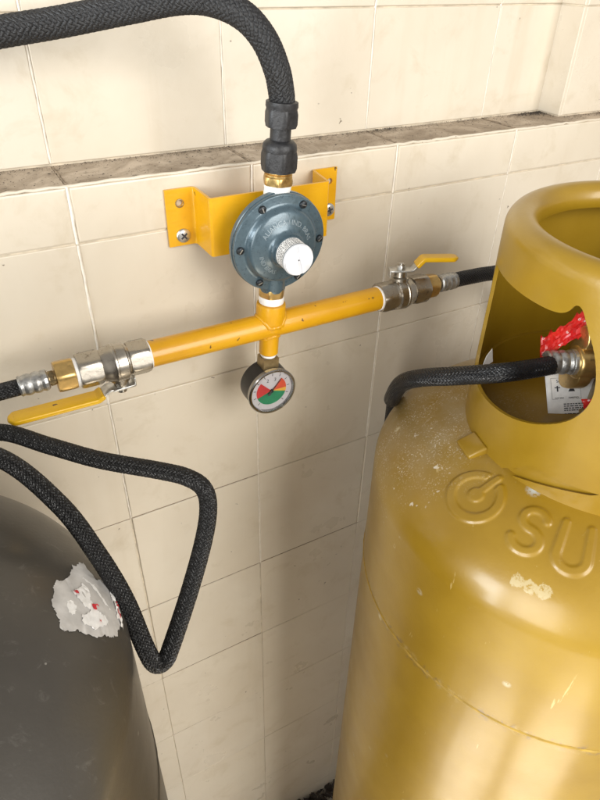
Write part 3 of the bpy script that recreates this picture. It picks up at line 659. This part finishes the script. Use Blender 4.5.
# strokes pressed into the shoulder: coordinates x along the shoulder, y up towards the neck (metres)
def seg_dist(X, Y, pts):
    D = np.full(X.shape, 9.)
    for (x0, y0), (x1, y1) in zip(pts[:-1], pts[1:]):
        dx, dy = x1-x0, y1-y0; t = np.clip(((X-x0)*dx+(Y-y0)*dy)/(dx*dx+dy*dy+1e-12), 0, 1); D = np.minimum(D, np.hypot(X-x0-t*dx, Y-y0-t*dy))
    return D
def plateau(D, hw, soft=.0028): t = np.clip((hw+soft/2-D)/soft, 0, 1); return t*t*(3-2*t)
def arcp(cx, cy, r, a0, a1, n=28, ry=None): return [(cx+r*math.cos(R_(a)), cy+(ry or r)*math.sin(R_(a))) for a in np.linspace(a0, a1, n)]
def emboss(Rr, az):
    Y = (.1410-Rr)*1.11; A = np.degrees(az); H = np.zeros_like(Rr)
    def X(a0): return np.radians(A-a0)*.1410
    x = X(182.6); y = Y+.001; r = np.hypot(x, y)      # logo
    H = np.maximum(H, plateau(r, .0062)); H = np.maximum(H, plateau(seg_dist(x, y, [(.0, .0), (.0015, .0228)]), .0031))
    H = np.maximum(H, plateau(seg_dist(x, y, arcp(0, 0, .0190, 112, 421, 60)), .0036)*np.where(seg_dist(x, y, [(0, 0), (.002, .0304)]) > .0058, 1, 0))
    x = X(201.9); y = Y                              # S
    s = arcp(.0, .0082, .0092, 20, 270, 24, .0082)+arcp(.0, -.0085, .0096, 90, -160, 24, .0085)
    H = np.maximum(H, plateau(seg_dist(x, y, s), .0030, .0030))
    x = X(214.6); y = Y                              # U
    u = [(-.0100, .0170), (-.0100, -.0070)]+arcp(0, -.0070, .0100, 180, 360, 24, .0100)+[(.0100, .0170)]
    H = np.maximum(H, plateau(seg_dist(x, y, u), .0032, .0030))
    return np.where((Rr > .1) & (Rr < .18), H, 0)*.0013
opening = smooth_poly([(136, -.049), (145, -.046), (160, -.0455), (175, -.0450), (184.5, -.0440), (188.5, -.0400), (190, -.0330), (192.5, -.0335), (195.5, -.0440), (200.5, -.0600), (203.8, -.0790), (204.6, -.0950), (202, -.1100), (197, -.1210), (189, -.1310), (180, -.1380), (172, -.1415), (160, -.1445), (148, -.1445), (139, -.1420), (136, -.13)], 2)
foot_cut = [(180.5, -.1870), (181, -.1850), (192, -.1660), (206, -.1670), (300, -.1670), (312, -.187), (312, -.25), (180.5, -.25)]
goldc, gbody, gcollar = gas_cylinder('gold painted gas cylinder with pressed lettering and a hand opening in its collar', (.362, -.243), -.25, .08, M['gold'], M['goldcollar'], emboss, [opening, foot_cut])
lopen = smooth_poly([(15, -.05), (60, -.045), (105, -.05), (108, -.09), (100, -.115), (60, -.12), (20, -.115), (12, -.09)], 2)
greyc, lbody, lcollar = gas_cylinder('dark grey gas cylinder with a torn white sticker scar on its shoulder', (-.237, -.200), -.225, .088, M['grey'], M['grey'], None, [lopen])
n = 96; aa = np.arange(n)*2*math.pi/n; pr = [(.1100, -.200), (.1100, -.152), (.1070, -.152), (.1070, -.200)]
V = np.concatenate([np.stack([.362+r*np.cos(aa), -.243+r*np.sin(aa), np.full(n, z)], 1) for r, z in pr]); F = []
for i in range(4):
    for j in range(n): k = (j+1) % n; i2 = (i+1) % 4; F.append([i*n+j, i*n+k, i2*n+k, i2*n+j])
obj('collar_gap_ring', (V, F), M['goldcollar'], gcollar, 40)  # inner ring added to close the dark gap under the collar's cut edge
# welded foot tab of the gold collar
V, F = [], []
tabc = np.array([.362+.119*math.cos(R_(165)), -.243+.119*math.sin(R_(165)), -.1865])
TF = frame(tabc, (math.cos(R_(165))*.55, math.sin(R_(165))*.55, .85), (-math.sin(R_(165)), math.cos(R_(165)), 0))
tb = bevel(obj('foot_tab', prism(TF, [(-.013, -.009), (.010, -.009), (.012, .009), (-.011, .009)], -.006, .0032), M['goldcollar'], gcollar), .0022, 3)

# valves inside the collars
def cylinder_valve(g, C, ztop, direction, base_z, port_z):
    Fz = frame((C[0], C[1], base_z), (0, 0, 1)); d = Vector(direction).normalized()
    v = obj('valve', join(lathe(Fz, [(.022, -.012), (.022, .004), (.016, .006), (.0155, port_z-base_z-.014), (.0170, port_z-base_z-.012), (.0170, port_z-base_z+.012), (.0125, port_z-base_z+.016), (.0115, ztop-base_z-.012), (.008, ztop-base_z-.01)], 32),
                          lathe(frame((C[0], C[1], port_z), d), [(.0125, .005), (.0125, .024), (.0110, .026)], 28)), M['oldbrass'], g)
    hw = []
    a = np.arange(72)*2*math.pi/72; r = .021+.0022*np.cos(6*a); poly = [(x, y) for x, y in zip(r*np.cos(a), r*np.sin(a))]
    obj('handwheel', prism(Fz, poly, ztop-base_z-.010, ztop-base_z+.002), M['blackscrew'], v)
    return v
hose_end = np.array([.3235, -.2248, -.1186]); GC = np.array([.362, -.243, -.1190])
hd_ = hose_end-GC; hd_[2] = 0
cylinder_valve(goldc, (.362, -.243), -.062, hd_, -.172, -.119)

# ------------------------------------------------------------------ right hose
un = hd_/np.linalg.norm(hd_)
E0 = GC+un*.052; E0[2] = -.1180
rh = thing('gas_hose', 'black braided hose from the right valve passing behind the gold cylinder to its valve', 'hose', (.30, -.06, -.45), 'pigtail hoses of the two cylinders')
R_path = [(.3030, -.2215, -.1177), (.2830, -.2187, -.1169), (0.2554, -0.2142, -0.1150), (0.2354, -0.1885, -0.1270), (0.2252, -0.1602, -0.1428), (0.2276, -0.1348, -0.1652), (0.2427, -0.1075, -0.2040), (.2860, -.0590, -.2500), (.3150, -.0330, -.3700), (.3700, -.0270, -.4350), (.4550, -.0300, -.3700), (.4950, -.0340, -.2700), (.4700, -.0440, -.1750), (.4300, -.0520, -.1340), (.3960, -.0550, -.1262), (.3640, -.0550, -.1243), (.3420, -.0550, -.1236)]
obj('hose', tube(R_path, .0073, 80, .0007, braid(14, .0073, .0007, 1.15)), M['hosesteel'], rh, 0)
def crimp(h, p0, p1, r, dents=True):
    d = np.array(p1)-np.array(p0); L = np.linalg.norm(d); fr = frame(p0, d); n = 30
    pr = [(r*.9, 0), (r, .0012)]+[(r*(1+(-.07 if (i % 3 == 1) else .03)), .0012+(L-.0024)*i/9) for i in range(1, 9)]+[(r, L-.0012), (r*.82, L)]
    return obj('crimp_sleeve', lathe(fr, pr, 14), M['crimp'], h, 25)
crimp(rh, (.3475, -.0550, -.1238), (.3265, -.0550, -.1235), .0086)
obj('neck', lathe(frame((.3290, PY, PZ), (-1, 0, 0)), [(.0052, 0), (.0052, .014)], 20), M['oldbrass'], rh)
obj('union_nut', join(hexnut(frame((.3065, PY, PZ), (1, 0, 0), (0, 0, 1)), .0122, 0, .0140, .001, .3), lathe(frame((.3065, PY, PZ), (1, 0, 0)), [(.0098, .013), (.0085, .0165)], 24)), M['brass'], rh)
crimp(rh, tuple(hose_end+un*.0220), tuple(hose_end-un*.0005), .0097)
# brass wing nut that couples the hose to the cylinder valve
WF = frame(tuple(hose_end-un*.0005), tuple(-un), (0.0, 0, 1))
obj('collar_ring', lathe(WF, [(.0090, -.002), (.0104, -.0016), (.0106, .0018), (.0090, .0022)], 28), M['zinc'], rh)
wing = smooth_poly([(.0125, .0), (.0165, .010), (.0300, .0065), (.0330, -.0050), (.0160, -.0155), (-.0040, -.0165), (-.0240, -.0200), (-.0330, -.0130), (-.0230, .0060), (-.0080, .0145)], 2)
bevel(obj('wing_nut', join(prism(WF, wing, .0025, .0135), lathe(WF, [(.0125, .001), (.0140, .003), (.0140, .016), (.0120, .018)], 28)), M['brass'], rh), .0016, 3)

# torn red security wrap and the paper tag, on the valve of the gold cylinder
def crumple(P0, U, Wd, nu, nv, amp, seed):
    g = np.random.default_rng(seed); V = []
    for i in range(nu):
        for j in range(nv):
            u, w = i/(nu-1), j/(nv-1); p = np.array(P0)+np.array(U)*u+np.array(Wd)*(w-.5)*(1+.25*math.sin(5*u+seed))
            nrm = np.cross(U, Wd); nrm /= np.linalg.norm(nrm)
            V.append(p+nrm*amp*(math.sin(7*u+3*w+seed)*.5+math.sin(17*u-9*w)*.3+g.normal(0, .35))+np.array(Wd)*.05*g.normal()*(j in (0, nv-1)))
    F = [[i*nv+j, (i+1)*nv+j, (i+1)*nv+j+1, i*nv+j+1] for i in range(nu-1) for j in range(nv-1)]
    return np.array(V), F
def solid(o, t):
    md = o.modifiers.new('thick', 'SOLIDIFY'); md.thickness = t; return o
wrap = thing('security_wrap', 'torn red plastic security wrap printed with small white signs on the cylinder valve', 'wrap', (.335, -.225, -.115))
w1 = solid(obj('torn_strip', crumple((.3070, -.2050, -.1140), (.0400, -.0180, .0360), (.0085, .0120, .0165), 26, 11, .0026, 3), M['red'], wrap, 25), .0004)
w2 = solid(obj('torn_strip', crumple((.3250, -.2490, -.1400), (.0060, -.0090, -.0130), (.0120, -.0070, .0020), 8, 5, .0016, 5), M['red'], wrap, 25), .0004)
tag = thing('paper_tag', 'white printed paper tag tucked inside the gold collar below the hose', 'tag', (.345, -.225, -.184))
tl, trr, bl, brr = (np.array(p) for p in ((.3270, -.2010, -.1440), (.3660, -.2213, -.1417), (.3192, -.2265, -.1840), (.3581, -.2463, -.1810)))
def tagpt(u, v, off=0.):
    p = (tl*(1-u)+trr*u)*(1-v)+(bl*(1-u)+brr*u)*v; nrm = np.cross(trr-tl, bl-tl); nrm = -nrm/np.linalg.norm(nrm)
    if nrm@(np.array(CAM)-p) < 0: nrm = -nrm
    return p+nrm*(.0035*math.sin(math.pi*u*.9+.2)*(.4+.6*v)+off)
g_ = [(i/12, j/10) for i in range(13) for j in range(11)]
sheet = solid(obj('sheet', ([tagpt(u, v) for u, v in g_], [[i*11+j, (i+1)*11+j, (i+1)*11+j+1, i*11+j+1] for i in range(12) for j in range(10)]), M['paper'], tag, 60), .0002)
def on_tag(V, u0, v0, W_=.0439, H_=.0455): return [tagpt(u0+x/W_, v0-y/H_, .0006+z) for x, y, z in V]
def tag_text(t, size, u, v):
    V, F = glyphs(t, size, .00003); obj('print', (on_tag(V, u, v), F), M['ink'], sheet, 0)
tag_text('Segurança', .0036, .36, .16); tag_text('INMETRO', .0020, .50, .46); tag_text('OCP 0004', .0017, .23, .46)
V, F = [], []
def flat(poly):
    b = len(V); V.extend([(x, y, 0) for x, y in poly]); F.append(list(range(b, b+len(poly))))
def ringp(cx, cy, r0, r1, n=24):
    for i in range(n):
        a, b = 2*math.pi*i/n, 2*math.pi*(i+1)/n; flat([(cx+r0*math.cos(a), cy+r0*math.sin(a)), (cx+r1*math.cos(a), cy+r1*math.sin(a)), (cx+r1*math.cos(b), cy+r1*math.sin(b)), (cx+r0*math.cos(b), cy+r0*math.sin(b))])
ringp(-.0115, .0085, .0030, .0030); flat([(-.0121, .0062), (-.0109, .0062), (-.0109, .0108), (-.0121, .0108)]); flat([(-.0138, .0090), (-.0092, .0090), (-.0092, .0098), (-.0138, .0098)])
flat([(-.0038, .0120), (-.0010, .0100), (.0010, .0100), (.0042, .0122), (.0020, .0084), (.0030, .0060), (-.0028, .0060), (-.0012, .0084)])
for x0, x1, y0, y1 in ((-.0165, .0080, .0170, .0172), (-.0165, .0080, .0000, .0002), (-.0165, -.0163, .0, .0172), (.0078, .0080, .0, .0172)): flat([(x0, y0), (x1, y0), (x1, y1), (x0, y1)])
for row in range(9):
    x = -.0075; y = -.0045-row*.0017-(.0012 if row > 3 else 0)
    while x < .0150:
        w = random.uniform(.0012, .0036); flat([(x, y), (x+w, y), (x+w, y+.0008), (x, y+.0008)]); x += w+.0007
obj('print', (on_tag(V, .47, .48), F), M['ink'], sheet, 0)
slip = thing('paper_slip', 'small white corner of paper sticking up behind the hose in the opening', 'paper', (.272, -.182, -.125))
solid(obj('sheet', ([(.2640, -.1880, -.1290), (.2800, -.1840, -.1290), (.2770, -.1830, -.1160), (.2700, -.1850, -.1200)], [[0, 1, 2, 3]]), M['paper'], slip, 0), .0003)

# ------------------------------------------------------------------ left hose
lh = thing('gas_hose', 'black braided hose hanging in a pointed loop in front of the wall at left', 'hose', (-.0364, -.2332, -.2640), 'pigtail hoses of the two cylinders')
L_path = [(-.0600, -.0550, -.1240), (-.0850, -.0552, -.1243), (-.1200, -.0540, -.1270), (-.1620, -.0480, -.1380), (-.1800, -.0440, -.1560), (-.1600, -.0460, -.1640), (-.1230, -.0560, -.1560), (-.0910, -.0693, -.1490), (-.0617, -.0968, -.1530), (-.0330, -.1237, -.1571), (.0018, -.1525, -.1588), (.0165, -.1670, -.1595), (.0245, -.1772, -.1650), (.0240, -.1855, -.1765), (.0150, -.1960, -.1950), (-.0030, -.2102, -.2231), (-.0245, -.2265, -.2500), (-.0325, -.2310, -.2585), (-.0395, -.2310, -.2560), (-.0428, -.2245, -.2420), (-.0464, -.2052, -.2128), (-.0545, -.1843, -.1847), (-.0678, -.1571, -.1562), (-.0940, -.1236, -.1307), (-.1350, -.1160, -.1080), (-.1750, -.1380, -.0960), (-.2030, -.1630, -.0930)]
obj('hose', tube(L_path, .0060, 90, .0006, braid(13, .0060, .0008, 1.1)), M['hoseblack'], lh, 0)
crimp(lh, (-.0700, PY, -.1238), (-.0485, PY, -.1234), .0080)
obj('neck', join(lathe(frame((-.0520, PY, PZ), (1, 0, 0)), [(.0054, 0), (.0054, .014)], 20), hexnut(frame((-.0478, PY, PZ), (1, 0, 0)), .0066, 0, .003, .0004)), M['oldbrass'], lh)
obj('union_nut', join(hexnut(frame((-.0435, PY, PZ), (1, 0, 0), (0, 0, 1)), .0132, 0, .0140, .001, .45)), M['brass'], lh)
obj('thread_tape', lathe(frame((-.0300, PY, PZ), (1, 0, 0)), [(.0098, 0), (.0112, .0008), (.0114, .0026), (.0106, .0042)], 28), M['tape'], lh)
ld = Vector((.034, .037, 0)); cylinder_valve(greyc, (-.237, -.200), -.035, ld, -.140, -.092)
crimp(lh, (-.1950, -.1570, -.0934), (-.2190, -.1800, -.0920), .0090)

# ------------------------------------------------------------------ scar of a torn sticker on the grey cylinder
def scar_pt(az, ph, off): 
    a, p = R_(az), R_(ph); n = Vector((math.cos(p)/.188*math.cos(a), math.cos(p)/.188*math.sin(a), math.sin(p)/.088)).normalized()
    return np.array([-.237+.188*math.cos(p)*math.cos(a), -.200+.188*math.cos(p)*math.sin(a), -.225+.088*math.sin(p)])+np.array(n)*off
def scar(name, outline, off, mat, parent, rag, rough_h=0., seed=1):
    g = np.random.default_rng(seed); P = np.array(outline); out = []; w_ = np.zeros(2)
    for a, b in zip(P, np.roll(P, -1, 0)):
        L = np.hypot(*(b-a)); k = max(2, int(L/.35))
        for t in np.arange(k)/k: w_ = .75*w_+g.normal(0, rag*.8, 2); out.append(a+(b-a)*t+w_+g.normal(0, rag*.3, 2))
    bm = bmesh.new(); vs = [bm.verts.new((p[0], p[1], 0)) for p in out]; es = [bm.edges.new((vs[i], vs[(i+1) % len(vs)])) for i in range(len(vs))]
    bmesh.ops.triangle_fill(bm, edges=es, use_beauty=True); bmesh.ops.subdivide_edges(bm, edges=[e for e in bm.edges if e.calc_length() > 1.2], cuts=2, use_grid_fill=False); bmesh.ops.triangulate(bm, faces=bm.faces)
    bm.verts.index_update(); V = [scar_pt(v.co.x, v.co.y, off+abs(g.normal(0, rough_h))) for v in bm.verts]; F = [[v.index for v in f.verts] for f in bm.faces]; bm.free()
    return obj(name, (V, F), mat, parent, 50)
glue = [(-.5, 34.57), (0, 32.74), (1.31, 30.12), (3.2, 29.2), (5.35, 27.78), (4.2, 26.2), (6.14, 24.81), (5.73, 22.59), (3.73, 21.3), (1.5, 20.0), (2.19, 14.33), (-.27, 13.44), (-2.84, 12.33), (-5.38, 11.65), (-8.49, 12.54), (-12.42, 16.36), (-13.05, 20.28), (-14.11, 24.01), (-14.21, 27.22), (-13.8, 29.43), (-14.04, 32.46), (-14.62, 34.31), (-13.57, 34.97), (-10.13, 36.48), (-6.62, 37.15), (-2.76, 36.33)]
gs = scar('sticker_scar', glue, .0003, M['glue'], greyc, .22, .00012, 4)
paper = [(-4.1, 31.65), (-1.14, 27.01), (-2.56, 25.38), (-5.45, 25.4), (-7.59, 23.72), (-8.17, 19.44), (-10.42, 19.43), (-12.38, 24.8), (-11.85, 26.4), (-11.47, 29.04), (-9.63, 28.54), (-8.0, 25.96), (-7.16, 28.2), (-4.89, 30.02)]
scar('paper_remnant', paper, .0005, M['paper'], gs, .22, .00025, 5)
scar('paper_remnant', [(.8, 13.5), (-1.5, 11.5), (-4, 10.6), (-7.6, 10.4), (-9.0, 12.2), (-7.0, 14.2), (-4.6, 13.2), (-2, 15)], .0005, M['paper'], gs, .3, .0005, 6)
scar('paper_remnant', [(-6, 31.5), (-7.5, 30), (-9, 30.5), (-10.5, 32), (-9, 33), (-7, 33.2)], .0004, M['paper'], gs, .25, .0001, 8)
scar('paper_remnant', [(1, 26), (-.5, 23.5), (-3.5, 21), (-6, 17.5), (-6.3, 16.6), (-3.5, 19.4), (-.2, 22)], .0004, M['paper'], gs, .2, .0001, 9)
for k, (a, p, sa, spp) in enumerate([(-3.9, 29.9, .5, .8), (-7.0, 24.5, .7, .8), (-6.5, 24.0, .2, 1.2), (-3.5, 11.9, .9, .4), (-6.3, 11.8, .6, .5), (-5.0, 12.3, 1.2, .3), (-10.3, 22.9, .25, .3)]):
    scar('red_print_remnant', [(a-sa, p-spp), (a+sa, p-spp*.6), (a+sa*.8, p+spp), (a-sa*.9, p+spp*.5)], .0011, M['redprint'], gs, .08, .0003, 20+k)
